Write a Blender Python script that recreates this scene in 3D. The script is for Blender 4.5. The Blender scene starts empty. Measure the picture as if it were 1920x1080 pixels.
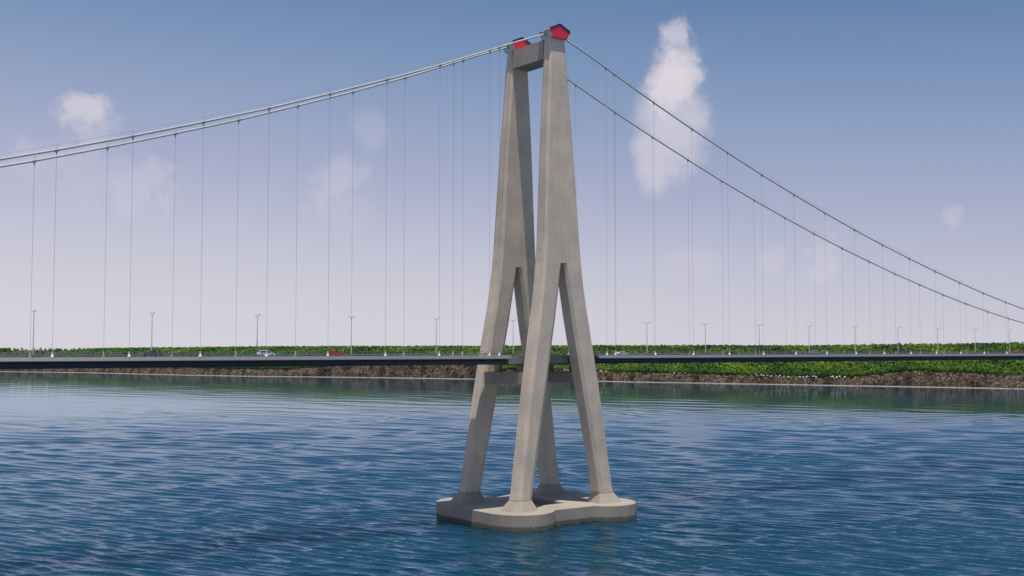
import bpy, math, random
import numpy as np
from mathutils import Vector, noise

random.seed(7)
rng = np.random.default_rng(7)
SC = bpy.context.scene
COL = SC.collection
DZ = 56.5                      # height of the roadway above the water


# ------------------------------------------------------------------ helpers
def new_obj(name, verts, faces, mats, parent=None, smooth=False, fmat=None, loc=None):
    me = bpy.data.meshes.new(name)
    me.from_pydata([tuple(v) for v in verts], [], [tuple(f) for f in faces])
    me.update()
    if not isinstance(mats, (list, tuple)):
        mats = [mats]
    for m in mats:
        me.materials.append(m)
    if fmat is not None:
        me.polygons.foreach_set('material_index', list(fmat))
    if smooth:
        me.polygons.foreach_set('use_smooth', [True] * len(me.polygons))
    o = bpy.data.objects.new(name, me)
    COL.objects.link(o)
    if parent is not None:
        o.parent = parent
    if loc is not None:
        o.location = loc
    return o


def empty(name, loc=(0, 0, 0), rz=0.0):
    o = bpy.data.objects.new(name, None)
    COL.objects.link(o)
    o.location = loc
    o.rotation_euler = (0, 0, rz)
    o.empty_display_size = 1
    return o


def tag(o, label=None, cat=None, group=None, kind=None):
    if label: o['label'] = label
    if cat: o['category'] = cat
    if group: o['group'] = group
    if kind: o['kind'] = kind
    return o


class MB:
    """collects simple solids into one mesh"""
    def __init__(s):
        s.v, s.f, s.m = [], [], []

    def add(s, verts, faces, m=0):
        b = len(s.v)
        s.v += [tuple(p) for p in verts]
        s.f += [tuple(i + b for i in f) for f in faces]
        s.m += [m] * len(faces)

    def box(s, x0, x1, y0, y1, z0, z1, m=0):
        s.add([(x0, y0, z0), (x1, y0, z0), (x1, y1, z0), (x0, y1, z0),
               (x0, y0, z1), (x1, y0, z1), (x1, y1, z1), (x0, y1, z1)],
              [(0, 3, 2, 1), (4, 5, 6, 7), (0, 1, 5, 4), (1, 2, 6, 5), (2, 3, 7, 6), (3, 0, 4, 7)], m)

    def tube(s, pts, r, n=8, m=0, cap=True):
        pts = [Vector(p) for p in pts]
        rs = r if isinstance(r, (list, tuple)) else [r] * len(pts)
        rings = []
        for i, p in enumerate(pts):
            t = (pts[min(i + 1, len(pts) - 1)] - pts[max(i - 1, 0)]).normalized()
            up = Vector((0, 0, 1)) if abs(t.z) < 0.95 else Vector((1, 0, 0))
            a = t.cross(up).normalized()
            b = t.cross(a).normalized()
            rings.append([p + (a * math.cos(q) + b * math.sin(q)) * rs[i]
                          for q in (2 * math.pi * k / n for k in range(n))])
        verts = [v for rg in rings for v in rg]
        faces = []
        for i in range(len(pts) - 1):
            for k in range(n):
                k2 = (k + 1) % n
                faces.append((i * n + k, (i + 1) * n + k, (i + 1) * n + k2, i * n + k2))
        if cap:
            faces.append(tuple(range(n)))
            faces.append(tuple(reversed(range((len(pts) - 1) * n, len(pts) * n))))
        s.add(verts, faces, m)

    def loft(s, rings, m=0, cap0=True, cap1=True):
        n = len(rings[0])
        verts = [v for r in rings for v in r]
        faces = []
        for i in range(len(rings) - 1):
            for k in range(n):
                k2 = (k + 1) % n
                faces.append((i * n + k, i * n + k2, (i + 1) * n + k2, (i + 1) * n + k))
        if cap0: faces.append(tuple(reversed(range(n))))
        if cap1: faces.append(tuple(range((len(rings) - 1) * n, len(rings) * n)))
        s.add(verts, faces, m)

    def build(s, name, mats, parent=None, smooth=False, loc=None):
        return new_obj(name, s.v, s.f, mats, parent, smooth, s.m, loc)


# ---------------------------------------------------------------- materials
def mat(name):
    m = bpy.data.materials.new(name)
    m.use_nodes = True
    nt = m.node_tree
    b = nt.nodes['Principled BSDF']
    return m, nt, b


def N(nt, t, **k):
    n = nt.nodes.new(t)
    for a, v in k.items():
        if a == 'inp':
            for i, val in v.items():
                n.inputs[i].default_value = val
        else:
            setattr(n, a, v)
    return n


def ramp(nt, src, stops):
    r = N(nt, 'ShaderNodeValToRGB')
    e = r.color_ramp.elements
    while len(e) < len(stops): e.new(0.5)
    for i, (p, c) in enumerate(stops):
        e[i].position = p
        e[i].color = (c[0], c[1], c[2], 1)
    nt.links.new(src, r.inputs[0])
    return r


def coords(nt, scale=(1, 1, 1), rot=(0, 0, 0)):
    tc = N(nt, 'ShaderNodeNewGeometry')
    mp = N(nt, 'ShaderNodeMapping')
    mp.inputs['Scale'].default_value = scale
    mp.inputs['Rotation'].default_value = rot
    nt.links.new(tc.outputs['Position'], mp.inputs['Vector'])
    return mp.outputs[0]


def concrete(name, base, var=0.16, warm=(1.0, 0.93, 0.87)):
    """mottled board-marked concrete with rain streaks"""
    m, nt, b = mat(name)
    L = nt.links
    big = N(nt, 'ShaderNodeTexNoise', inp={'Scale': 0.11, 'Detail': 5.0, 'Roughness': 0.6})
    L.new(coords(nt), big.inputs['Vector'])
    fine = N(nt, 'ShaderNodeTexNoise', inp={'Scale': 2.6, 'Detail': 8.0, 'Roughness': 0.72})
    L.new(coords(nt), fine.inputs['Vector'])
    st = N(nt, 'ShaderNodeTexNoise', inp={'Scale': 1.0, 'Detail': 4.0, 'Roughness': 0.6})
    L.new(coords(nt, (1.1, 1.1, 0.05)), st.inputs['Vector'])
    lo = tuple(c * (1 - var) for c in base)
    hi = tuple(min(1, c * (1 + var)) for c in base)
    r1 = ramp(nt, big.outputs['Fac'], [(0.3, lo), (0.7, tuple(h * w for h, w in zip(hi, warm)))])
    r2 = ramp(nt, fine.outputs['Fac'], [(0.3, (0.80, 0.80, 0.79)), (0.72, (1.16, 1.16, 1.16))])
    r3 = ramp(nt, st.outputs['Fac'], [(0.32, (0.93, 0.93, 0.935)), (0.58, (1.02, 1.02, 1.02))])
    m1 = N(nt, 'ShaderNodeMix', data_type='RGBA', blend_type='MULTIPLY')
    m1.inputs[0].default_value = 1
    L.new(r1.outputs[0], m1.inputs[6]); L.new(r2.outputs[0], m1.inputs[7])
    m2 = N(nt, 'ShaderNodeMix', data_type='RGBA', blend_type='MULTIPLY')
    m2.inputs[0].default_value = 1
    L.new(m1.outputs[2], m2.inputs[6]); L.new(r3.outputs[0], m2.inputs[7])
    # pour joints every 4 m of height
    g = N(nt, 'ShaderNodeNewGeometry')
    sp = N(nt, 'ShaderNodeSeparateXYZ'); L.new(g.outputs['Position'], sp.inputs[0])
    md = N(nt, 'ShaderNodeMath', operation='PINGPONG'); L.new(sp.outputs[2], md.inputs[0]); md.inputs[1].default_value = 2.25
    rj = ramp(nt, md.outputs[0], [(0.0, (0.88, 0.88, 0.88)), (0.07, (1, 1, 1))])
    m3 = N(nt, 'ShaderNodeMix', data_type='RGBA', blend_type='MULTIPLY')
    m3.inputs[0].default_value = 0.8
    L.new(m2.outputs[2], m3.inputs[6]); L.new(rj.outputs[0], m3.inputs[7])
    # tide mark: wet, algae-dark concrete just above the waterline
    tn = N(nt, 'ShaderNodeMath', operation='MULTIPLY_ADD'); L.new(st.outputs['Fac'], tn.inputs[0]); tn.inputs[1].default_value = -2.2; L.new(sp.outputs[2], tn.inputs[2])
    rt_ = ramp(nt, tn.outputs[0], [(0.0, (.36, .37, .33)), (.30, (.62, .62, .58)), (.55, (1, 1, 1))])
    m4 = N(nt, 'ShaderNodeMix', data_type='RGBA', blend_type='MULTIPLY')
    m4.inputs[0].default_value = 1
    L.new(m3.outputs[2], m4.inputs[6]); L.new(rt_.outputs[0], m4.inputs[7])
    L.new(m4.outputs[2], b.inputs['Base Color'])
    b.inputs['Roughness'].default_value = 0.9
    bp = N(nt, 'ShaderNodeBump', inp={'Strength': 0.35, 'Distance': 0.12})
    L.new(fine.outputs['Fac'], bp.inputs['Height'])
    L.new(bp.outputs[0], b.inputs['Normal'])
    return m


def painted(name, c, rough=0.5, metal=0.0, var=0.1, scale=0.7):
    m, nt, b = mat(name)
    n = N(nt, 'ShaderNodeTexNoise', inp={'Scale': scale, 'Detail': 6.0, 'Roughness': 0.65})
    nt.links.new(coords(nt), n.inputs['Vector'])
    r = ramp(nt, n.outputs['Fac'], [(0.3, tuple(x * (1 - var) for x in c)), (0.7, tuple(min(1, x * (1 + var)) for x in c))])
    nt.links.new(r.outputs[0], b.inputs['Base Color'])
    b.inputs['Roughness'].default_value = rough
    b.inputs['Metallic'].default_value = metal
    return m


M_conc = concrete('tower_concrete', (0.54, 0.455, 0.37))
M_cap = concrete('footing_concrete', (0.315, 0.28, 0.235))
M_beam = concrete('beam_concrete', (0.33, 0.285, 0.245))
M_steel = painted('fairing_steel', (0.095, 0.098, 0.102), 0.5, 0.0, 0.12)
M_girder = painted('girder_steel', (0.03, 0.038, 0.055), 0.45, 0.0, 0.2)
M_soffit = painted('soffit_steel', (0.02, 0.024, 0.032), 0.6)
M_asph = painted('asphalt', (0.055, 0.055, 0.058), 0.9, 0.0, 0.25, 0.4)
M_mark = painted('road_paint', (0.75, 0.75, 0.72), 0.6)
M_span = painted('inner_span_shaded', (0.19, 0.17, 0.165), 0.7)  # concrete colour with its shade mixed into the brown
M_cable = painted('cable_wrap', (0.46, 0.45, 0.42), 0.55)
M_rope = painted('hanger_rope', (0.26, 0.27, 0.31), 0.5)
M_clamp = painted('clamp_metal', (0.42, 0.38, 0.34), 0.6)
M_sock = painted('socket_paint', (0.72, 0.70, 0.64), 0.6)
M_rail = painted('rail_galvanised', (0.19, 0.20, 0.205), 0.5)
M_pole = painted('lamp_pole_metal', (0.13, 0.135, 0.15), 0.5)
M_head = painted('lamp_housing', (0.30, 0.31, 0.33), 0.5)
M_lens = painted('lamp_lens', (0.7, 0.7, 0.66), 0.3)
M_red = painted('saddle_red', (0.72, 0.022, 0.045), 0.5, 0.0, 0.1, 1.3)
M_blue = painted('saddle_blue', (0.006, 0.01, 0.09), 0.5, 0.0, 0.1)
M_sgrey = painted('saddle_grey', (0.50, 0.51, 0.53), 0.75, 0.0, 0.4, 2.2)
M_glass = painted('car_glass', (0.02, 0.025, 0.03), 0.1)
M_tyre = painted('tyre_rubber', (0.02, 0.02, 0.02), 0.9)


# -------------------------------------------------------------------- tower
def col_z(z, tab):
    return float(np.interp(z, [a for a, _ in tab], [b for _, b in tab]))


F_ = [(-51.5, 20.4), (-45, 19.1), (-25, 16.2), (-12, 14.3), (5, 11.45), (18, 9.2), (25, 8.2), (32, 7.45), (40, 6.8), (60, 5.8), (78, 4.85), (111, 2.55)]
S_ = [(-51.5, 17.3), (-42, 15.4), (-11.5, 9.4), (5, 6.3), (12, 4.9), (32, 1.45)]
YO = [(-51.5, 17.6), (-45, 17.4), (-12, 16.8), (5, 16.3), (40, 15.6), (78, 14.2), (111, 13.1)]
YI = [(-51.5, 12.2), (-45, 12.0), (8, 10.4), (32, 9.8), (40, 9.6), (80, 9.1), (111, 8.7)]
CX = [(-51.5, 1.6), (-12, 1.3), (32, 0.95), (111, 0.85)]
CY = [(-51.5, 0.7), (5, 0.7), (32, 0.8), (111, 0.85)]


def leg_ring(z, sx, sy, grow=0.0):
    """octagon through one leg; sx, sy = which side of the tower it stands on"""
    F, S, yo, yi, cx, cy = (col_z(z, t) for t in (F_, S_, YO, YI, CX, CY))
    x0, x1 = S - cx - grow, F + cx + grow
    y0, y1 = yi - grow, yo + grow
    k = 1 + grow * 0.35
    cx *= k; cy *= k
    pts = [(x0 + cx, y0), (x1 - cx, y0), (x1, y0 + cy), (x1, y1 - cy),
           (x1 - cx, y1), (x0 + cx, y1), (x0, y1 - cy), (x0, y0 + cy)]
    ring = [(sx * x, sy * y, z + DZ) for x, y in pts]
    if sx * sy < 0: ring.reverse()
    return ring


def shaft_ring(z, sy):
    F, yo, yi, cx, cy = (col_z(z, t) for t in (F_, YO, YI, CX, CY))
    X = F + cx
    g = min(1.0, max(0.0, (z - 36) / 8.0), max(0.0, (104 - z) / 1.0)) * 0.55
    ya, yb = yi + cy, yo - cy
    half = [(F, yi), (X, ya), (X, ya + 0.08), (X - g, ya + 0.16), (X - g, ya + 0.46), (X, ya + 0.54),
            (X, yb - 0.54), (X - g, yb - 0.46), (X - g, yb - 0.16), (X, yb - 0.08), (X, yb), (F, yo)]
    pts = half + [(-x, y) for x, y in reversed(half)]
    ring = [(x, sy * y, z + DZ) for x, y in pts]
    if sy < 0: ring.reverse()
    return ring


tower = empty('bridge_tower', (0, 0, 0))
tag(tower, 'tall concrete bridge tower with two splayed double legs standing in the water', 'bridge tower')

for sy in (-1, 1):
    mb = MB()
    zs = [32, 36, 40, 44, 50, 56, 62, 70, 78, 86, 94, 102, 103, 104, 108, 111]
    mb.loft([shaft_ring(z, sy) for z in zs])
    shaft = mb.build('column', M_conc, tower)
    for sx in (-1, 1):
        lb = MB()
        lb.loft([leg_ring(z, sx, sy) for z in (-48, -45, -38, -30, -20, -12, -4, 5, 12, 18, 25, 32)], cap0=False, cap1=False)
        lb.build('leg', M_conc, shaft)
        fb = MB()
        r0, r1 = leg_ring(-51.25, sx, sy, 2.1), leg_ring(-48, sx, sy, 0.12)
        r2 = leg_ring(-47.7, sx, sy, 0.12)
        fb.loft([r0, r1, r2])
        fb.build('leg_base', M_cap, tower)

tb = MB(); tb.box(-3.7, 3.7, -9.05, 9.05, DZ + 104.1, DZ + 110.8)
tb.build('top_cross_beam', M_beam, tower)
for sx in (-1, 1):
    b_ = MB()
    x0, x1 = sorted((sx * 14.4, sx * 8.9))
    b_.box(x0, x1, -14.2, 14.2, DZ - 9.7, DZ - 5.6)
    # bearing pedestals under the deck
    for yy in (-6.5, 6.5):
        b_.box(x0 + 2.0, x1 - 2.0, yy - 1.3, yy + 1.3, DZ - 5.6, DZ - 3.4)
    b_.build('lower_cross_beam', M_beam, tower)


def cap_outline():
    cxp, cyp, R = 18.4, 14.6, 11.8
    wy = 21.0
    q = []
    a0 = math.asin((wy - cyp) / R)          # where the round pad meets the waist
    n = 7
    for k in range(n + 1):                   # first quadrant, from the flat end to the waist
        a = 0.0 + (math.pi - a0) * k / n
        q.append((cxp + R * math.cos(a), cyp + R * math.sin(a)))
    pts = q + [(-x, y) for x, y in reversed(q)]
    pts += [(-x, -y) for x, y in q] + [(x, -y) for x, y in reversed(q)]
    return pts


def pile_cap():
    out = cap_outline()
    zt, zb = DZ - 51.25, -5.0
    hole = [(5.5, 9.5), (-5.5, 9.5), (-5.5, -9.5), (5.5, -9.5)]
    # bevelled rim: two rings
    rings = [[(x, y, zb) for x, y in out], [(x, y, zt - 0.12) for x, y in out],
             [(x * 0.996, y * 0.996, zt) for x, y in out]]
    n = len(out)
    V = [v for r in rings for v in r]
    Fc = []
    for i in range(2):
        for k in range(n):
            k2 = (k + 1) % n
            Fc.append((i * n + k, i * n + k2, (i + 1) * n + k2, (i + 1) * n + k))
    top = [2 * n + k for k in range(n)]
    h0 = len(V)
    for z in (zt, 1.5):
        for x, y in hole: V.append((x, y, z))
    # top surface: split by quadrant between the rim and the shaft opening
    per = n // 4
    for s in range(4):
        seg = [top[(s * per + k) % n] for k in range(per)]
        Fc.append(tuple(seg + [h0 + s]))
        nxt = top[((s + 1) * per) % n]
        Fc.append((seg[-1], nxt, h0 + (s + 1) % 4, h0 + s))
    for k in range(4):
        k2 = (k + 1) % 4
        Fc.append((h0 + k, h0 + k2, h0 + 4 + k2, h0 + 4 + k))
    Fc.append((h0 + 4, h0 + 5, h0 + 6, h0 + 7))
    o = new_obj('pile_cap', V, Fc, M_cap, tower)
    return o


pile_cap()


def saddle(sy):
    yc = 10.9 * sy
    t = empty('saddle_housing', (0, yc, DZ + 111.0))
    tag(t, 'red and navy pentagonal saddle cap on the %s tower column' % ('nearer' if sy < 0 else 'farther, left-hand'),
        'saddle housing', 'cable saddle caps on top of the tower')
    prof = [(-3.3, 0.03), (3.3, 0.03), (4.5, 2.55), (0, 4.6), (-4.5, 2.55)]
    hd = 3.1
    mb = MB()
    V = [(x, -hd, z) for x, z in prof] + [(x, hd, z) for x, z in prof]
    mb.add(V, [(0, 1, 2, 3, 4)], 0)
    mb.add(V, [(9, 8, 7, 6, 5)], 0)
    mb.add(V, [(0, 5, 6, 1), (2, 7, 8, 3), (3, 8, 9, 4), (1, 6, 7, 2)], 0)
    mb.add(V, [(4, 9, 5, 0)], 1)
    mb.build('housing', [M_red, M_sgrey], t)
    # roof plates with a navy rake and a grey front edge
    rf = MB()
    th, ov = 0.62, 0.16
    for s in (-1, 1):
        a = (s * 4.62, 2.52); b = (0.0, 4.63)
        y0, y1 = -hd - ov, hd + ov
        ring0 = [(a[0], y0, a[1]), (b[0], y0, b[1]), (b[0], y0, b[1] + th), (a[0], y0, a[1] + th)]
        ring1 = [(x, y1, z) for x, _, z in ring0]
        rr = [ring0, ring1] if s > 0 else [ring0[::-1], ring1[::-1]]
        rf.loft(rr, 0)
    rf.build('roof', M_blue, t)
    for s in (-1, 1):
        ev = MB()
        x0, x1 = sorted((s * 4.625, s * 4.95))
        ev.box(x0, x1, -hd - ov, hd + ov, 2.35, 3.16)
        ev.build('eave', M_sgrey, t)
    # cable entry collars
    for s in (-1, 1):
        z0 = 1.7
        cb = MB()
        cb.tube([(s * 3.6, 0, z0 + 0.5), (s * 4.9, 0, z0 - (0.0 if s < 0 else 0.1))], 0.55, 12)
        cb.build('cable_collar', M_clamp, t)
    return t


saddle(-1); saddle(1)

# --------------------------------------------------------------------- deck
deck = empty('bridge_deck', (0, 0, DZ))
tag(deck, 'long flat grey road deck of the suspension bridge carrying the traffic', 'bridge deck')
XE, XN = 19.4, 720.0


def deck_half(s):
    """outer decks of the two spans; s = -1 left, +1 right"""
    xs = [s * XE, s * XN]
    x0, x1 = min(xs), max(xs)
    # sloped edge fairings: top edge at 10.7, lower tip at 12.3, slanted ends
    for sy in (-1, 1):
        mb = MB()
        pr = [(10.55, 0.16), (10.9, 0.16), (12.25, -0.85), (12.25, -1.02), (10.3, -1.06)]
        rings = []
        for x in (x0, x1):
            rings.append([(x, sy * y, z) for y, z in pr])
        if sy > 0: rings = [r[::-1] for r in rings]
        mb.loft(rings)
        mb.build('edge_fairing', M_steel, deck)
        # stiffened girder below the fairing
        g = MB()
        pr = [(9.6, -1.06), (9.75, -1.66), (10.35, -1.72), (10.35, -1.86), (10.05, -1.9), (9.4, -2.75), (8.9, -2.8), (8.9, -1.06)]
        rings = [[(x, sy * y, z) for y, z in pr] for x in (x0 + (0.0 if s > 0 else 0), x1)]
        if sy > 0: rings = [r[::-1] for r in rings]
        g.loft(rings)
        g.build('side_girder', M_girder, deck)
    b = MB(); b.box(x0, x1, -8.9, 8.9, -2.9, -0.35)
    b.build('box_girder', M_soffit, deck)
    r = MB(); r.box(x0, x1, -10.55, 10.55, -0.35, 0.0)
    r.build('roadway', M_asph, deck)
    m = MB()
    for y in (-9.4, -0.9, 0.9, 9.4):
        m.add([(x0, y - 0.08, 0.006), (x1, y - 0.08, 0.006), (x1, y + 0.08, 0.006), (x0, y + 0.08, 0.006)], [(0, 1, 2, 3)])
    k = int((x1 - x0) / 10)
    for i in range(k):
        for y in (-5.2, 5.2):
            xx = x0 + 3 + i * 10
            m.add([(xx, y - 0.07, 0.006), (xx + 4, y - 0.07, 0.006), (xx + 4, y + 0.07, 0.006), (xx, y + 0.07, 0.006)], [(0, 1, 2, 3)])
    m.build('lane_marking', M_mark, deck)


deck_half(-1); deck_half(1)
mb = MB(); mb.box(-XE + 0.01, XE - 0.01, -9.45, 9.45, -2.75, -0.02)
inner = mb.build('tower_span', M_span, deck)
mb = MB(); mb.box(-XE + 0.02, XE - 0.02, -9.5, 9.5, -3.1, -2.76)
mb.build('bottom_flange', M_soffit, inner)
mb = MB(); mb.box(-XE + 0.02, XE - 0.02, -9.3, 9.3, -0.02, 0.0)
mb.build('roadway', M_asph, deck)


def railing(y, x0, x1, label, step=4.0, kind='parapet'):
    t = empty('railing', ((x0 + x1) / 2, y, DZ))
    xm = (x0 + x1) / 2
    tag(t, label, 'railing', 'railings along the bridge deck')
    rl = MB()
    for z, r in ((1.42, 0.035), (0.95, 0.015), (0.5, 0.015)):
        rl.box(x0 - xm, x1 - xm, -r, r, z - r, z + r)
    rl.build('rail', M_rail, t)
    n = int((x1 - x0) / step) + 1
    ids = sorted(range(n), key=lambda i: abs(x0 + i * step + 100))
    proto = None
    for i in ids[:100]:
        xx = x0 + i * step - xm
        if proto is None:
            p = MB(); p.box(-0.06, 0.06, -0.07, 0.07, 0.0, 1.4)
            proto = p.build('post', M_rail, t)
            o = proto
        else:
            o = proto.copy(); COL.objects.link(o); o.parent = t
        o.location = (xx, 0, 0)
    rest = MB()
    for i in ids[100:]:
        xx = x0 + i * step - xm
        rest.box(xx - 0.07, xx + 0.07, -0.09, 0.09, 0.0, 1.4)
    if rest.v:
        o = rest.build('post', M_rail, t); o['kind'] = 'stuff'
    return t


railing(-10.35, -XN, -XE, 'near-side grey parapet railing of the deck left of the tower')
railing(-10.35, XE, XN, 'near-side grey parapet railing of the deck right of the tower')
railing(10.35, -XN, -XE, 'far-side grey parapet railing of the deck left of the tower')
railing(10.35, XE, XN, 'far-side grey parapet railing of the deck right of the tower')
railing(-9.2, -XE + 0.2, XE - 0.2, 'short near-side railing passing between the tower legs')
railing(9.2, -XE + 0.2, XE - 0.2, 'short far-side railing passing between the tower legs')

for s, w in ((-1, 'left'), (1, 'right')):
    t = empty('crash_barrier', (s * (XN + XE) / 2, 0, DZ))
    tag(t, 'low steel crash barrier down the middle of the road %s of the tower' % w, 'crash barrier', 'crash barriers in the median')
    h = (XN - XE) / 2
    m_ = MB()
    for yy in (-0.45, 0.45):
        m_.box(-h, h, yy - 0.04, yy + 0.04, 0.45, 0.78)
    m_.build('beam', M_rail, t)
    p_ = MB()
    for i in range(int(2 * h / 4)):
        p_.box(-h + 2 + 4 * i - .05, -h + 2 + 4 * i + .05, -0.4, 0.4, 0.0, 0.7)
    o = p_.build('post', M_rail, t); o['kind'] = 'stuff'

# ------------------------------------------------------------------- cables
HX = [0, 5, 16, 28, 48, 68, 88, 108, 128, 148, 168, 188, 208, 228, 248, 268, 288]
HZ = [112.9, 112.35, 107.9, 103, 94.93, 87.35, 80.15, 73.15, 66.65, 60.4, 54.45, 48.9, 43.7, 38.7, 34.1, 29.7, 25.7]
zz, sl = HZ[-1], -0.200
for k in range(1, 24):
    sl += 0.018
    zz += sl * 20 if sl < 0.2 else 0
    HX.append(288 + 20 * k); HZ.append(max(zz, 3.2) if sl < 0.25 else HZ[-1] + 3)


def cab_z(x):
    return float(np.interp(abs(x), HX, HZ))


ft = empty('tmp')
bpy.data.objects.remove(ft)
HALF = 10.9
r_can = 0.31
for sy, w in ((-1, 'nearer'), (1, 'farther')):
    root = empty('main_cable', (0, sy * HALF, DZ))
    tag(root, 'thick pale main suspension cable over the %s tower column' % w, 'main cable', 'main cables of the bridge')
    for s in (-1, 1):
        pts = [(s * x, 0, cab_z(x)) for x in [4.2] + [h for h in HX if h > 5]]
        # refine for a smooth curve
        P = []
        for i in range(len(pts) - 1):
            for k in range(2):
                f = k / 2
                P.append(tuple(a + (b - a) * f for a, b in zip(pts[i], pts[i + 1])))
        P.append(pts[-1])
        m_ = MB(); m_.tube(P, r_can, 14)
        m_.build('cable', M_cable, root, smooth=True)
        m_ = MB()
        for yy in (-0.42, 0.42):
            m_.tube([(x, yy, z + 1.35) for x, _, z in pts[1:]], 0.015, 5)
        m_.build('hand_rope', M_rope, root)
    xs = [24.0] + [28.0 + 20 * k for k in range(30)]
    clamp0 = sock0 = None
    for s in (-1, 1):
        for x in xs:
            X = s * x
            z = cab_z(x)
            ln = z - 1.15
            hm = MB()
            hm.tube([(0, 0, 0), (0, 0, -ln)], 0.038, 6)
            h = hm.build('hanger', M_rope, root, loc=(X, 0, z))
            slope = math.atan2(cab_z(abs(X) + 1) - cab_z(abs(X) - 1), 2.0) * s
            if clamp0 is None:
                c = MB()
                c.tube([(-0.5, 0, 0), (0.5, 0, 0)], 0.37, 12)
                for xx in (-0.5, 0.0, 0.5):
                    c.tube([(xx - .05, 0, 0), (xx + .05, 0, 0)], 0.42, 12)
                clamp0 = c.build('clamp', M_clamp, h)
                lug = MB()
                lug.add([(-.32, -.06, -.2), (.32, -.06, -.2), (.12, -.06, -1.2), (-.12, -.06, -1.2),
                         (-.32, .06, -.2), (.32, .06, -.2), (.12, .06, -1.2), (-.12, .06, -1.2)],
                        [(0, 3, 2, 1), (4, 5, 6, 7), (0, 1, 5, 4), (1, 2, 6, 5), (2, 3, 7, 6), (3, 0, 4, 7)])
                for yy in (-.42, .42):
                    lug.tube([(0, yy, 0.2), (0, yy, 1.4)], 0.035, 5)
                lug0 = lug.build('clamp_lug', M_clamp, h)
                sk = MB()
                sk.tube([(0, 0, 0.0), (0, 0, .3), (0, 0, .85), (0, 0, 1.5)], [0.45, 0.36, 0.16, 0.11], 10)
                sock0 = sk.build('socket', M_sock, h)
                c, lg, sk = clamp0, lug0, sock0
            else:
                c = clamp0.copy(); lg = lug0.copy(); sk = sock0.copy()
                for o in (c, lg, sk):
                    COL.objects.link(o); o.parent = h
            c.rotation_euler = (0, -slope, 0)
            sk.location = (0, 0, -z + 0.12)

# -------------------------------------------------------------------- lamps
def make_lamp():
    t = empty('street_lamp', (0, 0, DZ))
    p = MB()
    p.tube([(0, 0, 0), (0, 0, 1.0), (0, 0, 1.02), (0, 0, 12.2)], [0.24, 0.22, 0.17, 0.09], 10)
    p.build('pole', M_pole, t, smooth=True)
    a = MB()
    for s in (-1, 1):
        a.tube([(0, 0, 11.9), (0, s * 0.5, 12.25), (0, s * 1.1, 12.42)], 0.06, 6)
    a.build('arm', M_pole, t)
    for s in (-1, 1):
        h = MB()
        y0, y1 = s * 0.95, s * 1.75
        r0 = [(-.1, y0, 12.36), (.1, y0, 12.36), (.08, y0, 12.5), (-.08, y0, 12.5)]
        rm = [(-.24, (y0 + y1) / 2, 12.4), (.24, (y0 + y1) / 2, 12.4), (.16, (y0 + y1) / 2, 12.62), (-.16, (y0 + y1) / 2, 12.62)]
        r1 = [(-.16, y1, 12.48), (.16, y1, 12.48), (.1, y1, 12.6), (-.1, y1, 12.6)]
        rr = [r0, rm, r1]
        if s > 0: rr = [r[::-1] for r in rr]
        h.loft(rr)
        hd = h.build('lamp_head', M_head, t)
    return t


def copy_tree(o, parent=None):
    c = o.copy(); COL.objects.link(c); c.parent = parent
    for ch in [k for k in bpy.data.objects if k.parent == o]:
        copy_tree(ch, c)
    return c


lamp0 = make_lamp()
LX = [-170 + 32 * k for k in range(16) if k != 6]     # the one at the right leg is hidden
names = {
    -170: 'double-armed street lamp farthest left in the photo',
    -138: 'double-armed street lamp rising above the blue-grey pickup on the left deck',
    -106: 'double-armed street lamp just left of the white car on the left deck',
    -74: 'double-armed street lamp just right of the red car on the left deck',
    -42: 'double-armed street lamp last one before the tower on its left',
    -10: 'double-armed street lamp seen through the tower between its two columns',
    54: 'double-armed street lamp first one right of the tower',
    86: 'double-armed street lamp second one right of the tower, left of the dark hatchback',
    118: 'double-armed street lamp third one right of the tower, just right of the dark hatchback',
    150: 'double-armed street lamp fourth one right of the tower, beside the silver-and-black car',
    182: 'double-armed street lamp fifth one right of the tower',
    214: 'double-armed street lamp sixth one right of the tower',
    246: 'double-armed street lamp seventh one right of the tower',
    278: 'double-armed street lamp second from the right edge, under the lower cable',
    310: 'double-armed street lamp farthest right, beside the distant red car',
}
for i, x in enumerate(LX):
    o = lamp0 if i == 0 else copy_tree(lamp0)
    o.location = (x, 0, DZ + 0.0)
    tag(o, names[x], 'street lamp', 'street lamps along the middle of the bridge road')


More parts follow.
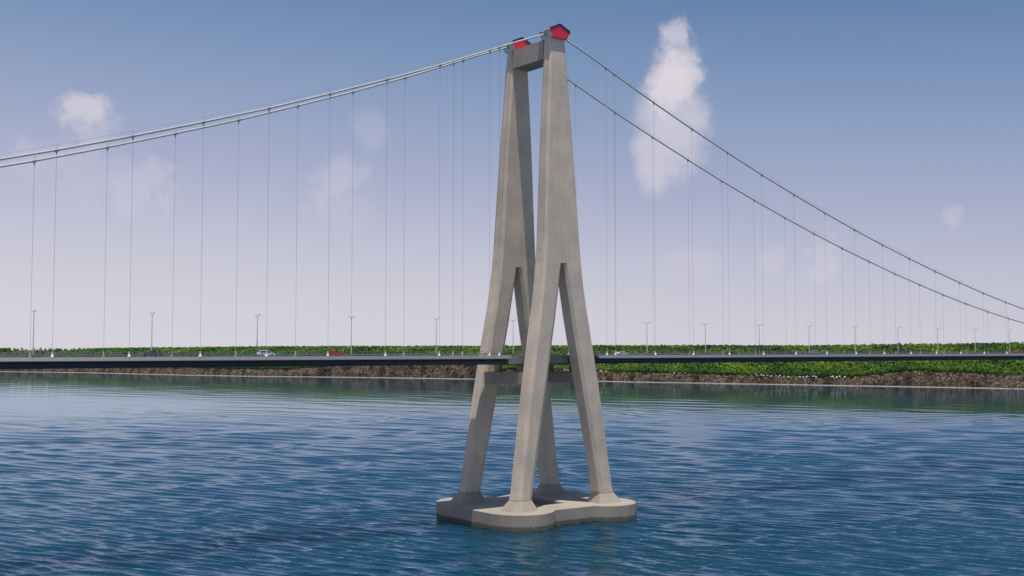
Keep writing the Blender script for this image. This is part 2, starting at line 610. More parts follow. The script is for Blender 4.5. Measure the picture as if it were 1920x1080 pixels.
# --------------------------------------------------------------------- cars
def make_car(kind, paint, x, y, label, cat='car'):
    L = {'sedan': 4.6, 'hatch': 4.2, 'pickup': 4.9, 'suv': 4.7}[kind]
    t = empty('car', (x, y, DZ + 0.005), 0 if y < 0 else math.pi)
    t.scale = (1.1, 1.1, 1.1)
    tag(t, label, cat, 'cars driving over the bridge')
    prof = {   # (x, z) body outline, front to the right
        'sedan': [(-2.3, .35), (-2.32, .75), (-2.2, .98), (-1.5, 1.02), (1.0, 1.0), (1.9, .86), (2.25, .7), (2.3, .35)],
        'hatch': [(-2.05, .35), (-2.1, .8), (-2.0, 1.05), (-1.5, 1.08), (0.9, 1.02), (1.75, .88), (2.05, .7), (2.1, .35)],
        'pickup': [(-2.45, .5), (-2.45, 1.1), (-2.3, 1.14), (-.7, 1.14), (1.0, 1.16), (2.2, 1.08), (2.42, .9), (2.45, .45)],
        'suv': [(-2.3, .42), (-2.35, .9), (-2.25, 1.15), (-1.6, 1.18), (1.0, 1.14), (1.95, 1.04), (2.3, .85), (2.33, .42)]}[kind]
    cab = {'sedan': [(-1.75, 1.0), (-1.05, 1.43), (.25, 1.45), (1.05, 1.0)],
           'hatch': [(-1.95, 1.04), (-1.6, 1.46), (.2, 1.5), (1.05, 1.02)],
           'pickup': [(-.85, 1.13), (-.65, 1.72), (.55, 1.74), (1.2, 1.14)],
           'suv': [(-2.15, 1.16), (-1.9, 1.7), (.35, 1.75), (1.2, 1.15)]}[kind]
    hw = .88
    b = MB()
    n = len(prof)
    rings = [[(px, -hw + .1, .3 + (pz - .3) * .96) for px, pz in prof], [(px, -hw, pz) for px, pz in prof],
             [(px, hw, pz) for px, pz in prof], [(px, hw - .1, .3 + (pz - .3) * .96) for px, pz in prof]]
    b.loft([r[::-1] for r in rings], 0)
    body = b.build('body', paint, t)
    # glazed cabin with painted roof
    cb = MB()
    lo, hi = hw - .06, hw - .24
    V = [(cab[0][0], -lo, cab[0][1] - .03), (cab[3][0], -lo, cab[3][1] - .03), (cab[2][0], -hi, cab[2][1] - .08), (cab[1][0], -hi, cab[1][1] - .08)]
    V += [(x_, -y_, z_) for x_, y_, z_ in V]
    cb.add(V, [(0, 1, 2, 3), (5, 4, 7, 6), (1, 5, 6, 2), (4, 0, 3, 7)])
    cb.build('window', M_glass, t)
    rf = MB()
    rf.box(cab[1][0] - .03, cab[2][0] + .03, -hi - .02, hi + .02, cab[1][1] - .08, cab[2][1])
    for s in (-1, 1):
        for (xa, za), (xb, zb) in (((cab[0][0], cab[0][1]), (cab[1][0], cab[1][1] - .05)), ((cab[3][0], cab[3][1]), (cab[2][0], cab[2][1] - .05)),
                                   ((-.35, cab[0][1]), (-.35, cab[1][1] - .05))):
            rf.tube([(xa, s * lo, za), (xb, s * (hi + .01), zb)], .05, 5)
    rf.build('roof', paint, t)
    for wx in (-.6 * L / 2 - .05, .62 * L / 2):
        for s in (-1, 1):
            w = MB()
            w.tube([(wx, s * (hw - .2), .34), (wx, s * (hw + .02), .34)], .34, 16)
            wh = w.build('wheel', M_tyre, t)
            r = MB()
            r.tube([(wx, s * (hw + .02), .34), (wx, s * (hw + .035), .34)], .2, 12)
            r.build('rim', M_head, wh)
    for s in (-1, 1):
        l = MB(); l.box(prof[-2][0] - .08, prof[-2][0] + .02, s * .62 - .14, s * .62 + .14, prof[-2][1] - .08, prof[-2][1] + .04)
        l.build('headlight', M_lens, t)
        l = MB(); l.box(prof[1][0] - .02, prof[1][0] + .06, s * .66 - .12, s * .66 + .12, prof[1][1] - .05, prof[1][1] + .1)
        l.build('tail_light', M_red, t)
    return t


def paint(name, c):
    m = painted(name, c, 0.28, 0.0, 0.04)
    m.node_tree.nodes['Principled BSDF'].inputs['Coat Weight'].default_value = 0.6
    return m


P_w = paint('paint_white', (.86, .85, .83)); P_r = paint('paint_red', (.80, .02, .025))
P_b = paint('paint_bluegrey', (.12, .14, .18)); P_d = paint('paint_dark', (.06, .065, .075)); P_s = paint('paint_silver', (.42, .44, .45))
make_car('pickup', P_b, -139.9, -5.5, 'blue-grey pickup truck, leftmost vehicle on the left deck', 'pickup truck')
make_car('suv', P_w, -106.0, -6.5, 'white car with dark windows on the left deck behind a white socket')
make_car('pickup', P_r, -82.9, -5.5, 'bright red pickup on the left deck nearest the tower', 'pickup truck')
make_car('sedan', P_w, 36.6, -5.5, 'white car just right of the tower legs')
make_car('hatch', P_d, 95.0, -5.5, 'dark grey hatchback on the right deck between second and third lamps')
make_car('sedan', P_b, 129.6, -5.5, 'dull blue-grey car on the right deck left of the silver one')
make_car('suv', P_s, 147.8, -5.5, 'silver car with black windows below the fourth lamp right of the tower')
make_car('sedan', P_r, 307.4, -5.5, 'small distant red car near the right end of the deck')

# --------------------------------------------------------- shore and terrain
SH = [(0, 501.5, 2960.2), (160, 640.3, 2679), (320, 723.9, 2306.6), (480, 815.2, 2038.3), (640, 929.4, 1861.5),
      (800, 1012, 1685), (900, 1068, 1551), (1050, 1130, 1385), (1200, 1180, 1212), (1300, 1214, 1108),
      (1400, 1247, 1013), (1500, 1282, 927), (1640, 1322, 815), (1720, 1343, 748), (1800, 1362, 684), (1920, 1392, 602)]
pre = [(-700, -900, 5200), (-350, 50, 3900)]
post = [(2200, 1440, 400), (2600, 1490, 100), (3200, 1560, -500)]
pts = np.array(pre + SH + post, float)
seg = np.hypot(np.diff(pts[:, 1]), np.diff(pts[:, 2]))
cum = np.concatenate([[0], np.cumsum(seg)])
NS = 1700
# finer samples where the coast is in view
tt = np.unique(np.concatenate([np.linspace(0, cum[2], 60), np.linspace(cum[2], cum[-4], NS), np.linspace(cum[-4], cum[-1], 120)]))
PX = np.interp(tt, cum, pts[:, 0]); SX = np.interp(tt, cum, pts[:, 1]); SY = np.interp(tt, cum, pts[:, 2])


def smooth(a, k):
    ker = np.ones(k) / k
    p = np.pad(a, k // 2, mode='edge')
    return np.convolve(p, ker, 'valid')[:len(a)]


SX = smooth(SX, 61); SY = smooth(SY, 61)
tx = np.gradient(SX); ty = np.gradient(SY)
ln = np.hypot(tx, ty); tx /= ln; ty /= ln
nx, ny = smooth(-ty, 41), smooth(tx, 41)          # inland normal
if (nx * 1.0).mean() < 0: nx, ny = -nx, -ny
CAMX, CAMY = -252.42, -323.42
Dsh = np.hypot(SX - CAMX, SY - CAMY)
HC = np.interp(PX, [-700, 0, 300, 400, 520, 600, 650, 800, 900, 940, 1050, 1200, 1300, 1400, 1480, 1580, 1640, 1700, 1740, 1800, 1860, 1920, 2200, 3200],
               [16, 16, 17, 16.5, 15, 21, 27, 29, 27, 20, 19, 17.5, 16, 15, 13, 13.5, 18, 25, 25.5, 23, 21, 19, 16, 15])
TY = np.interp(PX, [-700, 0, 320, 640, 960, 1200, 1420, 1560, 1700, 1800, 1920, 2200, 3200],
               [656, 654.6, 651.6, 650.8, 649.8, 649.6, 650.0, 648.0, 647.4, 646.2, 644.5, 643, 643])
TOP = 58.6 + (656.2 - TY) / 2165 * (Dsh + 330)      # height of the wood's skyline
OFF = [-60, -15, 0, 2.5, 5, 6, 7.2, 8.4, 9.6, 10.8, 12, 14, 22, 60, 120, 200, 280, 360, 600, 2500]
nO = len(OFF)


def fnoise(x, y, z=0.0):
    return noise.fractal(Vector((x, y, z)), 0.9, 2.1, 4)


def ground_z(i, o):
    hc, top = HC[i], TOP[i] - 9.5
    if o <= 12:
        return float(np.interp(o, [-60, -15, 0, 2.5, 5, 6, 9.6, 12], [-6, -3, -0.35, 0.55, 1.0, 0.30 * hc, 0.8 * hc, hc]))
    return float(np.interp(o, [12, 22, 60, 120, 200, 280, 360, 2500],
                           [hc, hc + .8, hc + (top - hc) * .18, hc + (top - hc) * .42, hc + (top - hc) * .74, top, top + 1, top + 6]))


V = []; Fm = []
nT = len(tt)
for i in range(nT):
    x, y = SX[i], SY[i]
    for j, o in enumerate(OFF):
        z = ground_z(i, o)
        oo = o
        if 5 <= o <= 14:
            k = 1.0 if o < 12 else 0.5
            oo += k * 3.2 * fnoise(x * .035, y * .035, z * .03) + k * 1.5 * fnoise(x * .2, y * .2, z * .15 + 9)
            z += 0.9 * fnoise(x * .3, y * .3, o) if 6 <= o else 0
        V.append((x + nx[i] * oo, y + ny[i] * oo, z))
F4 = []
for i in range(nT - 1):
    for j in range(nO - 1):
        a = i * nO + j
        F4.append((a, a + nO, a + nO + 1, a + 1))
        Fm.append(0 if OFF[j] < 5 else (1 if OFF[j] < 12 else 2))

# rock face
M_rock, nt, b = mat('cliff_rock')
L = nt.links
vo = N(nt, 'ShaderNodeTexVoronoi', inp={'Scale': 0.62, 'Randomness': 1.0}); L.new(coords(nt, (1, 1, .9)), vo.inputs['Vector'])
n1 = N(nt, 'ShaderNodeTexNoise', inp={'Scale': 0.05, 'Detail': 5.0}); L.new(coords(nt, (1, 1, .35)), n1.inputs['Vector'])
n2 = N(nt, 'ShaderNodeTexNoise', inp={'Scale': 0.55, 'Detail': 9.0, 'Roughness': .8}); L.new(coords(nt), n2.inputs['Vector'])
hsv = N(nt, 'ShaderNodeSeparateColor'); L.new(vo.outputs['Color'], hsv.inputs[0])
rv = ramp(nt, hsv.outputs[0], [(0.0, (.03, .02, .013)), (.4, (.085, .062, .043)), (.75, (.165, .128, .092)), (1.0, (.36, .31, .25))])
rn = ramp(nt, n2.outputs['Fac'], [(.34, (.20, .18, .16)), (.66, (1.25, 1.12, 1.0))])
rb = ramp(nt, n1.outputs['Fac'], [(.38, (.28, .30, .22)), (.50, (1.0, .97, .93))])
a1 = N(nt, 'ShaderNodeMix', data_type='RGBA', blend_type='MULTIPLY'); a1.inputs[0].default_value = 1
a2 = N(nt, 'ShaderNodeMix', data_type='RGBA', blend_type='MULTIPLY'); a2.inputs[0].default_value = 1
L.new(rv.outputs[0], a1.inputs[6]); L.new(rn.outputs[0], a1.inputs[7])
L.new(a1.outputs[2], a2.inputs[6]); L.new(rb.outputs[0], a2.inputs[7])
L.new(a2.outputs[2], b.inputs['Base Color']); b.inputs['Roughness'].default_value = .95
bp = N(nt, 'ShaderNodeBump', inp={'Strength': 1.0, 'Distance': 1.6}); L.new(n2.outputs['Fac'], bp.inputs['Height']); L.new(bp.outputs[0], b.inputs['Normal'])
M_beach = painted('shore_shingle', (.20, .195, .185), .9, 0, .3, .3)
M_soil = painted('forest_floor', (.03, .032, .018), .95, 0, .3, .2)
ter = new_obj('terrain', V, F4, [M_beach, M_rock, M_soil], fmat=Fm)
tag(ter, kind='structure')

# ------------------------------------------------------------------- forest
M_leaf, nt, b = mat('foliage')
L = nt.links
at = N(nt, 'ShaderNodeAttribute', attribute_name='tint')
sc_ = N(nt, 'ShaderNodeSeparateColor'); L.new(at.outputs['Color'], sc_.inputs[0])
rc = ramp(nt, sc_.outputs[0], [(0.0, (.030, .075, .016)), (.35, (.058, .130, .018)), (.7, (.10, .185, .020)), (1.0, (.16, .225, .022))])
rl = ramp(nt, sc_.outputs[1], [(0.0, (.95, .95, .95)), (1.0, (1.2, 1.2, 1.2))])
mx = N(nt, 'ShaderNodeMix', data_type='RGBA', blend_type='MULTIPLY'); mx.inputs[0].default_value = 1
L.new(rc.outputs[0], mx.inputs[6]); L.new(rl.outputs[0], mx.inputs[7])
L.new(mx.outputs[2], b.inputs['Base Color'])
b.inputs['Roughness'].default_value = .7
b.inputs['Specular IOR Level'].default_value = 0.2


def forest():
    variants = []
    for q in range(10):
        lobes = []
        nl = random.randint(4, 7)
        for k in range(nl):
            h = random.uniform(.38, .92)
            r = .30 * (1.15 - abs(h - .6)) * random.uniform(.8, 1.2)
            a = random.uniform(0, 6.28); d = random.uniform(0.05, .26) * (1.1 - h)
            lobes.append((d * math.cos(a), d * math.sin(a), h, r))
        vs = []
        for k in range(70):
            lx, ly, lz, lr = random.choice(lobes)
            d = Vector((random.gauss(0, 1), random.gauss(0, 1), random.gauss(0.25, 1))).normalized()
            c = Vector((lx, ly, lz)) + d * lr * random.uniform(.75, 1.05)
            u = d.orthogonal().normalized(); w = d.cross(u)
            d2 = (d + Vector((random.gauss(0, .45), random.gauss(0, .45), random.gauss(0, .45)))).normalized()
            u = d2.orthogonal().normalized(); w = d2.cross(u)
            an = random.uniform(0, 6.28)
            s = random.uniform(.085, .16)
            for e in range(3):
                q_ = an + e * 2.094
                vs.append(tuple(c + (u * math.cos(q_) + w * math.sin(q_)) * s))
        variants.append(np.array(vs))
    PXv, ok = PX, []
    place = []
    w_idx = [i for i in range(nT) if -330 < PX[i] < 2350]
    arc = tt
    t0, t1 = arc[w_idx[0]], arc[w_idx[-1]]
    rows = [13, 15.5, 19, 24, 30, 37, 45, 54, 64, 75, 87, 100, 113, 127, 141, 155, 169, 183, 197, 211, 225, 239, 252, 264, 275, 285, 296, 310]
    for r, o in enumerate(rows):
        step = 4.6 if o < 30 else (6.0 if o < 110 else (7.0 if o < 245 else 4.6))
        n = int((t1 - t0) / step)
        for k in range(n):
            t = t0 + (k + random.uniform(-.4, .9)) * step
            i = int(np.searchsorted(arc, t)); i = min(max(i, 0), nT - 1)
            oo = o + random.uniform(-3.2, 3.2) * (0.35 if o < 20 else 1.2)
            x = SX[i] + nx[i] * oo + tx[i] * random.uniform(-1, 1); y = SY[i] + ny[i] * oo + ty[i] * random.uniform(-1, 1)
            h = random.uniform(9.5, 12.0) * (0.62 if o < 17 else 0.8 if o < 28 else 1.0)
            if random.random() < .03: h *= 1.1
            place.append((x, y, ground_z(i, oo) - .12 * h, h, random.uniform(.9, 1.3)))
    n = len(place)
    per = 70
    allv = np.empty((n * per * 3, 3)); tint = np.empty((n * per * 3, 4), np.float32)
    for k, (x, y, z, h, w) in enumerate(place):
        v = variants[k % 10]
        a = random.uniform(0, 6.28); c, s = math.cos(a), math.sin(a)
        o = allv[k * per * 3:(k + 1) * per * 3]
        ww = h * w
        o[:, 0] = x + (v[:, 0] * c - v[:, 1] * s) * ww
        o[:, 1] = y + (v[:, 0] * s + v[:, 1] * c) * ww
        o[:, 2] = z + v[:, 2] * h
        T = min(1, max(0, .45 + .9 * fnoise(x * .012, y * .012) + random.gauss(0, .13)))
        tint[k * per * 3:(k + 1) * per * 3, 0] = T
        lv = np.repeat(rng.uniform(0, 1, per), 3)
        tint[k * per * 3:(k + 1) * per * 3, 1] = lv
    tint[:, 2] = 0; tint[:, 3] = 1
    me = bpy.data.meshes.new('forest')
    nv = len(allv); nf = nv // 3
    me.vertices.add(nv); me.vertices.foreach_set('co', allv.ravel())
    me.loops.add(nv); me.loops.foreach_set('vertex_index', np.arange(nv, dtype=np.int32))
    me.polygons.add(nf)
    me.polygons.foreach_set('loop_start', np.arange(0, nv, 3, dtype=np.int32))
    me.polygons.foreach_set('loop_total', np.full(nf, 3, np.int32))
    at = me.attributes.new('tint', 'FLOAT_COLOR', 'POINT')
    at.data.foreach_set('color', tint.ravel())
    me.update(calc_edges=True)
    me.materials.append(M_leaf)
    o = bpy.data.objects.new('forest', me); COL.objects.link(o)
    tag(o, 'dense green wood covering the far bank above the brown cliff', 'forest', kind='stuff')
    print('trees', n, 'faces', nf)


forest()

# pale boulders on the cliff edge
M_boul = painted('pale_boulder', (.74, .73, .70), .9, 0, .12, .6)
bvar = []
for q in range(4):
    import bmesh
    bm = bmesh.new(); bmesh.ops.create_icosphere(bm, subdivisions=2, radius=1)
    for v in bm.verts:
        v.co *= 1 + .35 * noise.noise(v.co * 1.6 + Vector((q * 7, 3, 1)))
        v.co.z *= .62
    me = bpy.data.meshes.new('boulder'); bm.to_mesh(me); bm.free(); me.materials.append(M_boul)
    bvar.append(me)
spots = []
for a, b_, n in ((1411, 1530, 26), (1556, 1572, 4), (1258, 1281, 5), (1056, 1074, 5), (1124, 1140, 3), (1040, 1046, 1), (1575, 1590, 1)):
    for k in range(n): spots.append((a + (b_ - a) * (k + random.random()) / n, n))
for p, n in spots:
    i = int(np.argmin(abs(PX - p)))
    oo = random.uniform(6.4, 10.5)
    o = bpy.data.objects.new('boulder', random.choice(bvar)); COL.objects.link(o)
    s = random.uniform(.7, 1.6)
    o.scale = (s, s, s)
    o.rotation_euler = (0, 0, random.uniform(0, 6))
    o.location = (SX[i] + nx[i] * oo, SY[i] + ny[i] * oo, ground_z(i, 12) + random.uniform(-.4, 1.6))
    lab = ('white boulder in the long pale row along the cliff edge right of the tower' if 1400 < p < 1540 else
           'white boulder in the small cluster at the right end of the pale row' if p > 1550 else
           'white boulder on the cliff edge below the deck, first patch right of the tower' if 1250 < p < 1290 else
           'white boulder seen low between the tower legs' if p < 1100 else
           'pale boulder at the cliff edge just right of the tower leg')
    grp = ('white boulders in the long row' if 1400 < p < 1540 else 'white boulders in the small cluster' if p > 1550 else
           'white boulders in the first patch' if 1250 < p < 1290 else 'white boulders between the legs' if p < 1100 else
           'pale boulders just right of the tower')
    tag(o, lab, 'boulder', grp)

# -------------------------------------------------------------------- water
M_wat, nt, b = mat('strait_water')
L = nt.links
nt.nodes.remove(b)
# light that enters the water is scattered for tens of metres before it comes back out
wd = N(nt, 'ShaderNodeSubsurfaceScattering', falloff='BURLEY'); wd.inputs['Color'].default_value = (.004, .031, .053, 1)
wd.inputs['Scale'].default_value = 110.0; wd.inputs['Radius'].default_value = (1, 1, 1)
wg = N(nt, 'ShaderNodeBsdfGlossy'); wg.inputs['Color'].default_value = (.77, .89, 1.0, 1); wg.inputs['Roughness'].default_value = .03
wf = N(nt, 'ShaderNodeFresnel'); wf.inputs['IOR'].default_value = 1.40
wm = N(nt, 'ShaderNodeMixShader')
L.new(wf.outputs[0], wm.inputs[0]); L.new(wd.outputs[0], wm.inputs[1]); L.new(wg.outputs[0], wm.inputs[2])
L.new(wm.outputs[0], nt.nodes['Material Output'].inputs['Surface'])
CR = -(0.642 + math.radians(20))        # crest direction in plan


def wave(scale, stretch, rot, detail, dist=0.0):
    n = N(nt, 'ShaderNodeTexNoise', inp={'Scale': scale, 'Detail': detail, 'Roughness': .5, 'Distortion': dist})
    v = N(nt, 'ShaderNodeNewGeometry')
    m = N(nt, 'ShaderNodeMapping')
    m.vector_type = 'POINT'
    m.inputs['Rotation'].default_value = (0, 0, -rot)
    m2 = N(nt, 'ShaderNodeMapping')
    m2.inputs['Scale'].default_value = (stretch, 1, 1)
    L.new(v.outputs['Position'], m.inputs['Vector']); L.new(m.outputs[0], m2.inputs['Vector'])
    L.new(m2.outputs[0], n.inputs['Vector'])
    return n.outputs['Fac']


w3 = wave(0.9, .45, CR - .25, 3.0)


def mth(op, a, b_):
    m = N(nt, 'ShaderNodeMath', operation=op)
    for i, q in enumerate((a, b_)):
        if isinstance(q, (int, float)): m.inputs[i].default_value = q
        else: L.new(q, m.inputs[i])
    return m.outputs[0]


w4 = wave(0.30, .35, CR + .2, 3.0)
h = mth('ADD', mth('MULTIPLY', w3, .2), mth('MULTIPLY', w4, .22))
gp = N(nt, 'ShaderNodeNewGeometry'); dist = N(nt, 'ShaderNodeVectorMath', operation='DISTANCE')
L.new(gp.outputs['Position'], dist.inputs[0]); dist.inputs[1].default_value = (-250, -320, 0)
cr = ramp(nt, mth('DIVIDE', dist.outputs['Value'], 2000.0), [(0.12, (1, 1, 1)), (.26, (.5,) * 3), (.42, (.16,) * 3), (.54, (.035,) * 3), (.7, (.03,) * 3)])
rr_ = ramp(nt, mth('DIVIDE', dist.outputs['Value'], 2000.0), [(0.2, (.025,) * 3), (.5, (.04,) * 3), (.62, (.065,) * 3)])
L.new(rr_.outputs[0], wg.inputs['Roughness'])
hh = mth('MULTIPLY', h, cr.outputs[0])
bp = N(nt, 'ShaderNodeBump', inp={'Strength': 1.0, 'Distance': 1.0}); L.new(hh, bp.inputs['Height'])
for q_ in (wd, wg, wf): L.new(bp.outputs[0], q_.inputs['Normal'])


def water_mesh():
    ang = .6422 + math.radians(31)             # crests run along e1, waves travel along e2
    e1 = np.array([math.cos(ang), -math.sin(ang)]); e2 = np.array([math.sin(ang), math.cos(ang)])
    fw = np.array([math.sin(.6422), math.cos(.6422)])
    v = [-30000, -9000, -3000, -1000, -400, -100, 60]
    q = 150.0
    while q < 2600:
        v.append(q); q += min(9.0, max(.45, q * q / 320000.0))
    while q < 30000:
        v.append(q); q *= 1.25
    v.append(40000)
    u = list(np.arange(-300, 300, 2.3)) + [300]
    st = 2.4
    while u[-1] < 1500: u.append(u[-1] + st); st *= 1.03
    st = 2.4
    while u[0] > -1500: u.insert(0, u[0] - st); st *= 1.03
    u = [-40000, -12000, -4000, -2200] + u + [2200, 4000, 12000, 40000]
    S_u, S_v = np.meshgrid(np.array(u), np.array(v))
    PXw = S_v * fw[0] + S_u * e1[0]; PYw = S_v * fw[1] + S_u * e1[1]
    U = PXw * e1[0] + PYw * e1[1]; Vv = PXw * e2[0] + PYw * e2[1]
    D = np.hypot(PXw, PYw)
    r = np.random.default_rng(3)

    def band(l0, l1, slope, n, spread):
        H = np.zeros_like(U)
        for _ in range(n):
            lam = math.exp(r.uniform(math.log(l0), math.log(l1)))
            th = r.normal(0, spread)
            k = 2 * math.pi / lam
            ph = r.uniform(0, 6.283)
            p = k * (U * math.sin(th) + Vv * math.cos(th)) + ph
            H += (slope * math.sqrt(2.0 / n) / k) * np.sin(p)
        return H
    def warp(lam, rad, n=14):
        P = np.zeros_like(U)
        for _ in range(n):
            kk = 2 * math.pi / (lam * math.exp(r.uniform(math.log(4.5), math.log(16))))
            th = r.uniform(0, 6.283)
            P += np.sin(kk * (U * math.cos(th) + Vv * math.sin(th) * .8) + r.uniform(0, 6.283))
        return P * rad * math.sqrt(2.0 / n)

    def train(lam, slope):
        # steady wind ripples: nearly constant height, crests that wander and fork
        H = np.zeros_like(U)
        for a, m, th, rad in ((.78, 1.0, .03, 1.9), (.42, .73, -.17, 2.2), (.34, 1.36, .20, 2.6)):
            k = 2 * math.pi / (lam * m)
            H += a * slope / k * np.sin(k * (U * math.sin(th) + Vv * math.cos(th)) + warp(lam * m, rad))
        return H
    H = np.zeros_like(U)
    for lam, slope in ((4.0, .105), (5.7, .10), (8.5, .09), (12.7, .075), (19.0, .058), (28.0, .034)):
        Dc = math.sqrt(lam * 31700.0)
        wgt = np.exp(-(np.log(np.maximum(D, 1) / Dc) / .17) ** 2)
        if lam < 6: wgt = np.where(D < Dc, 1, wgt)
        H += train(lam, slope * 2.15) * wgt
    H += band(35, 70, .0055, 20, .3) * np.interp(D, [0, 900, 1100, 2400, 2600], [0, 0, 1, 1, 0])
    g = 1.0 + .12 * np.sin(U * .013 + Vv * .006) * np.sin(Vv * .009 - U * .004 + 1)
    H = H * g
    H = H + .3 * np.abs(H)                       # slightly peaked crests
    H[(D > 2600) | (np.abs(S_u) > 1600) | (S_v < 100)] = 0
    X = CAMX + PXw; Y = CAMY + PYw
    nv, nu = U.shape
    co_ = np.stack([X, Y, H], -1).reshape(-1, 3)
    me = bpy.data.meshes.new('water')
    me.vertices.add(len(co_)); me.vertices.foreach_set('co', co_.ravel())
    i = (np.arange(nv - 1)[:, None] * nu + np.arange(nu - 1)[None, :]).ravel()
    f = np.stack([i, i + 1, i + nu + 1, i + nu], 1).astype(np.int32)
    me.loops.add(f.size); me.loops.foreach_set('vertex_index', f.ravel())
    me.polygons.add(len(f))
    me.polygons.foreach_set('loop_start', np.arange(0, f.size, 4, dtype=np.int32))
    me.polygons.foreach_set('loop_total', np.full(len(f), 4, np.int32))
    me.polygons.foreach_set('use_smooth', np.ones(len(f), bool))
    me.update(calc_edges=True)
    me.materials.append(M_wat)
    o = bpy.data.objects.new('water', me); COL.objects.link(o)
    print('water verts', len(co_))
    return o


R = 30000
o = water_mesh()
tag(o, kind='structure')
M_bed = painted('sea_bed_mud', (.06, .07, .06), .95)
o = new_obj('sea_bed', [(-R, -R, -9), (R, -R, -9), (R, R, -9), (-R, R, -9)], [(0, 1, 2, 3)], M_bed)
tag(o, kind='structure')

# ---------------------------------------------------------------------- sky
w = bpy.data.worlds.new('World'); SC.world = w
w.use_nodes = True
nt = w.node_tree; L = nt.links
bg = nt.nodes['Background']
SUN_EL, SUN_AZ = math.radians(79.5), math.radians(-147)      # azimuth from +Y towards +X
sky = N(nt, 'ShaderNodeTexSky', sky_type='NISHITA')
sky.sun_disc = False
sky.sun_elevation = SUN_EL
sky.sun_rotation = SUN_AZ
sky.altitude = 50
sky.air_density = 1.0; sky.dust_density = 1.6; sky.ozone_density = 1.4
tc = N(nt, 'ShaderNodeTexCoord')
sep = N(nt, 'ShaderNodeSeparateXYZ'); L.new(tc.outputs['Generated'], sep.inputs[0])


def mixc(fac, a, b_, bt='MIX'):
    m = N(nt, 'ShaderNodeMix', data_type='RGBA', blend_type=bt)
    if isinstance(fac, (int, float)): m.inputs[0].default_value = fac
    else: L.new(fac, m.inputs[0])
    for i, q in ((6, a), (7, b_)):
        if isinstance(q, tuple): m.inputs[i].default_value = (*q, 1)
        else: L.new(q, m.inputs[i])
    return m.outputs[2]


BGS = 0.1
def lin(*c):
    return tuple(((v / 255 + .055) / 1.055) ** 2.4 for v in c)


# aerial haze over the strait: lilac-white at the horizon thinning into blue
azd = N(nt, 'ShaderNodeVectorMath', operation='DOT_PRODUCT'); L.new(tc.outputs['Generated'], azd.inputs[0])
azd.inputs[1].default_value = (.8008, -.5989, 0)          # lens vignetting put into the sky colour: darker, bluer towards the right
el1 = N(nt, 'ShaderNodeMath', operation='MULTIPLY_ADD'); L.new(azd.outputs['Value'], el1.inputs[0]); el1.inputs[1].default_value = .07; el1.inputs[2].default_value = .016
el2 = N(nt, 'ShaderNodeMath', operation='ADD'); L.new(sep.outputs[2], el2.inputs[0]); L.new(el1.outputs[0], el2.inputs[1])
mx_ = N(nt, 'ShaderNodeMath', operation='MAXIMUM'); L.new(el2.outputs[0], mx_.inputs[0]); mx_.inputs[1].default_value = 0
hazec = ramp(nt, mx_.outputs[0], [(0.0, lin(217, 214, 225)), (.045, lin(210, 208, 219)), (.095, lin(195, 195, 214)), (.16, lin(168, 174, 203)),
                                  (.223, lin(141, 159, 193)), (.265, lin(122, 147, 185)), (.31, lin(104, 133, 174)), (.35, lin(92, 120, 164)), (.42, lin(94, 150, 212)), (.6, lin(80, 146, 214))])  # highest blues brightened, out of view, to colour the water's reflections
sc10 = N(nt, 'ShaderNodeVectorMath', operation='SCALE'); L.new(hazec.outputs[0], sc10.inputs[0]); sc10.inputs['Scale'].default_value = 1 / BGS
hz = N(nt, 'ShaderNodeMapRange', interpolation_type='SMOOTHSTEP')
L.new(sep.outputs[2], hz.inputs['Value'])
hz.inputs['From Min'].default_value = .25; hz.inputs['From Max'].default_value = 0.75
hz.inputs['To Min'].default_value = .92; hz.inputs['To Max'].default_value = 0.15
base = mixc(hz.outputs[0], sky.outputs[0], sc10.outputs[0])


def direction(px, py):
    X, Y = (px - 960) / 2165, (540 - py) / 2165
    s, c = math.sin(.6422), math.cos(.6422); sp, cp = math.sin(.05338), math.cos(.05338)
    fw = cp - Y * sp
    return Vector((X * c + fw * s, -X * s + fw * c, sp + Y * cp)).normalized()


# thin fair-weather clouds at their bearings
nz = N(nt, 'ShaderNodeTexNoise', inp={'Scale': 42.0, 'Detail': 10.0, 'Roughness': .62, 'Distortion': .3})
L.new(tc.outputs['Generated'], nz.inputs['Vector'])
nz2 = N(nt, 'ShaderNodeTexNoise', inp={'Scale': 9.0, 'Detail': 6.0, 'Roughness': .6})
L.new(tc.outputs['Generated'], nz2.inputs['Vector'])


def m2(op, a, b_=None, c_=None):
    m = N(nt, 'ShaderNodeMath', operation=op)
    for i, q in enumerate((a, b_, c_)):
        if q is None: continue
        if isinstance(q, (int, float)): m.inputs[i].default_value = q
        else: L.new(q, m.inputs[i])
    return m.outputs[0]


def dotp(vec):
    d = N(nt, 'ShaderNodeVectorMath', operation='DOT_PRODUCT')
    L.new(tc.outputs['Generated'], d.inputs[0]); d.inputs[1].default_value = vec
    return d.outputs['Value']


n1c = m2('SUBTRACT', nz.outputs['Fac'], .5)
total = None
CL = [  # px, py, half width, half height, lean, density, wobble
    (1268, 74, 30, 40, 0.0, .62, 2.3), (1262, 158, 50, 80, .10, .95, 1.3), (1260, 232, 64, 108, .05, .66, .9), (1224, 290, 38, 75, -.1, .62, .9),
    (154, 212, 40, 32, .2, .66, 2.4), (182, 240, 34, 44, .3, .30, 2.6), (90, 300, 90, 34, 0, .20, 2.8), (265, 345, 60, 50, 0, .24, 2.6), (175, 330, 90, 50, 0, .16, 2.6),
    (635, 340, 52, 50, .2, .30, 2.4), (690, 240, 34, 44, 0, .16, 2.6), (640, 395, 60, 40, 0, .16, 2.4),
    (1784, 405, 22, 28, 0, .26, 2.4), (1545, 478, 40, 46, 0, .34, 2.4), (1450, 488, 26, 28, 0, .26, 2.4), (1290, 500, 60, 34, 0, .14, 2.4),
]
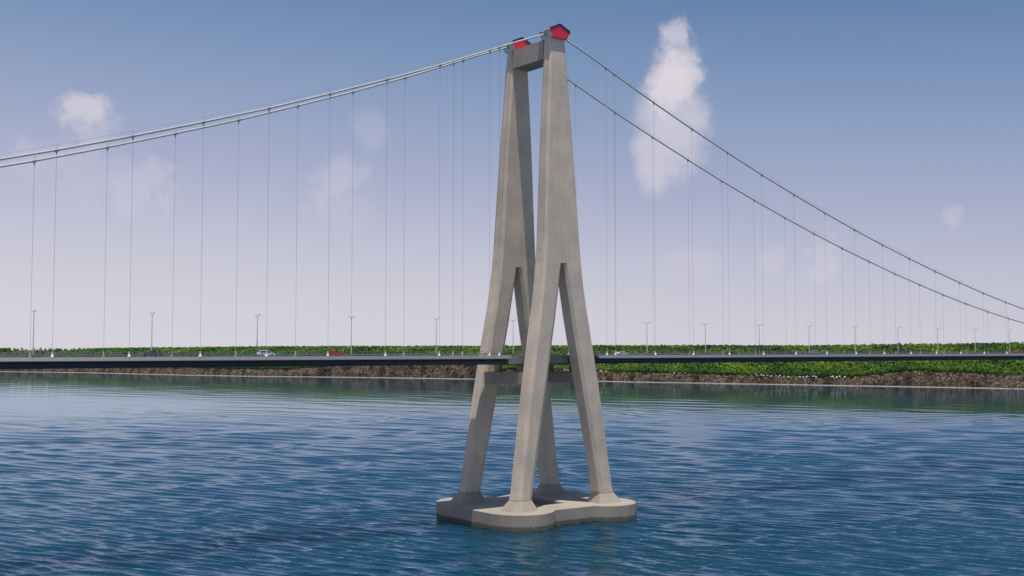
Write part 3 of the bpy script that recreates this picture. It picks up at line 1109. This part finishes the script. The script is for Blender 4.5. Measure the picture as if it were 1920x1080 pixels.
for px, py, hw_, hh_, lean, den, wob in CL:
    d0 = direction(px, py)
    rt = d0.cross(Vector((0, 0, 1))).normalized(); up = rt.cross(d0).normalized()
    u = m2('MULTIPLY', dotp(rt), 2165 / hw_); v = m2('MULTIPLY', dotp(up), 2165 / hh_)
    u = m2('ADD', u, m2('MULTIPLY', v, -lean))
    r2 = m2('ADD', m2('MULTIPLY', u, u), m2('MULTIPLY', v, v))
    r2 = m2('ADD', r2, m2('MULTIPLY', n1c, -wob * 2.2))
    mr = N(nt, 'ShaderNodeMapRange', interpolation_type='SMOOTHERSTEP')
    L.new(r2, mr.inputs['Value'])
    mr.inputs['From Min'].default_value = 1.75; mr.inputs['From Max'].default_value = -.35 if wob > 1.5 else -.05
    mr.inputs['To Min'].default_value = 0; mr.inputs['To Max'].default_value = den
    # keep it in front of the viewer's side of the sky
    fr = m2('GREATER_THAN', dotp(d0), .5)
    k = m2('MULTIPLY', mr.outputs[0], fr)
    total = k if total is None else m2('MAXIMUM', total, k)
tot = m2('MINIMUM', m2('MULTIPLY', total, m2('ADD', .55, m2('MULTIPLY', nz2.outputs['Fac'], .8))), .95)
full = mixc(tot, base, (.74 / BGS, .68 / BGS, .74 / BGS))
L.new(full, bg.inputs[0]); bg.inputs[1].default_value = BGS

sun = bpy.data.lights.new('sun', 'SUN'); sun.energy = 4.9; sun.angle = math.radians(.53); sun.color = (1, .95, .87)
so = bpy.data.objects.new('sun', sun); COL.objects.link(so)
sd = Vector((math.sin(SUN_AZ) * math.cos(SUN_EL), math.cos(SUN_AZ) * math.cos(SUN_EL), math.sin(SUN_EL)))
so.rotation_euler = sd.to_track_quat('Z', 'Y').to_euler()
so.location = (0, 0, 400)

# ------------------------------------------------------------------- camera
cam = bpy.data.cameras.new('camera'); co = bpy.data.objects.new('camera', cam); COL.objects.link(co)
co.location = (-252.42, -323.42, DZ + 2.097)
yaw, pit, roll = .6422, .05338, -.0009187
co.rotation_mode = 'XYZ'
co.rotation_euler = (math.pi / 2 + pit, 0, -yaw)
cam.sensor_width = 36; cam.lens = 2164.74 / 1920 * 36
cam.clip_start = 1; cam.clip_end = 80000
SC.camera = co
SC.render.engine = 'CYCLES'
SC.cycles.max_bounces = 6
SC.view_settings.view_transform = 'Standard'; SC.view_settings.look = 'None'
SC.view_settings.exposure = 0; SC.view_settings.gamma = 1
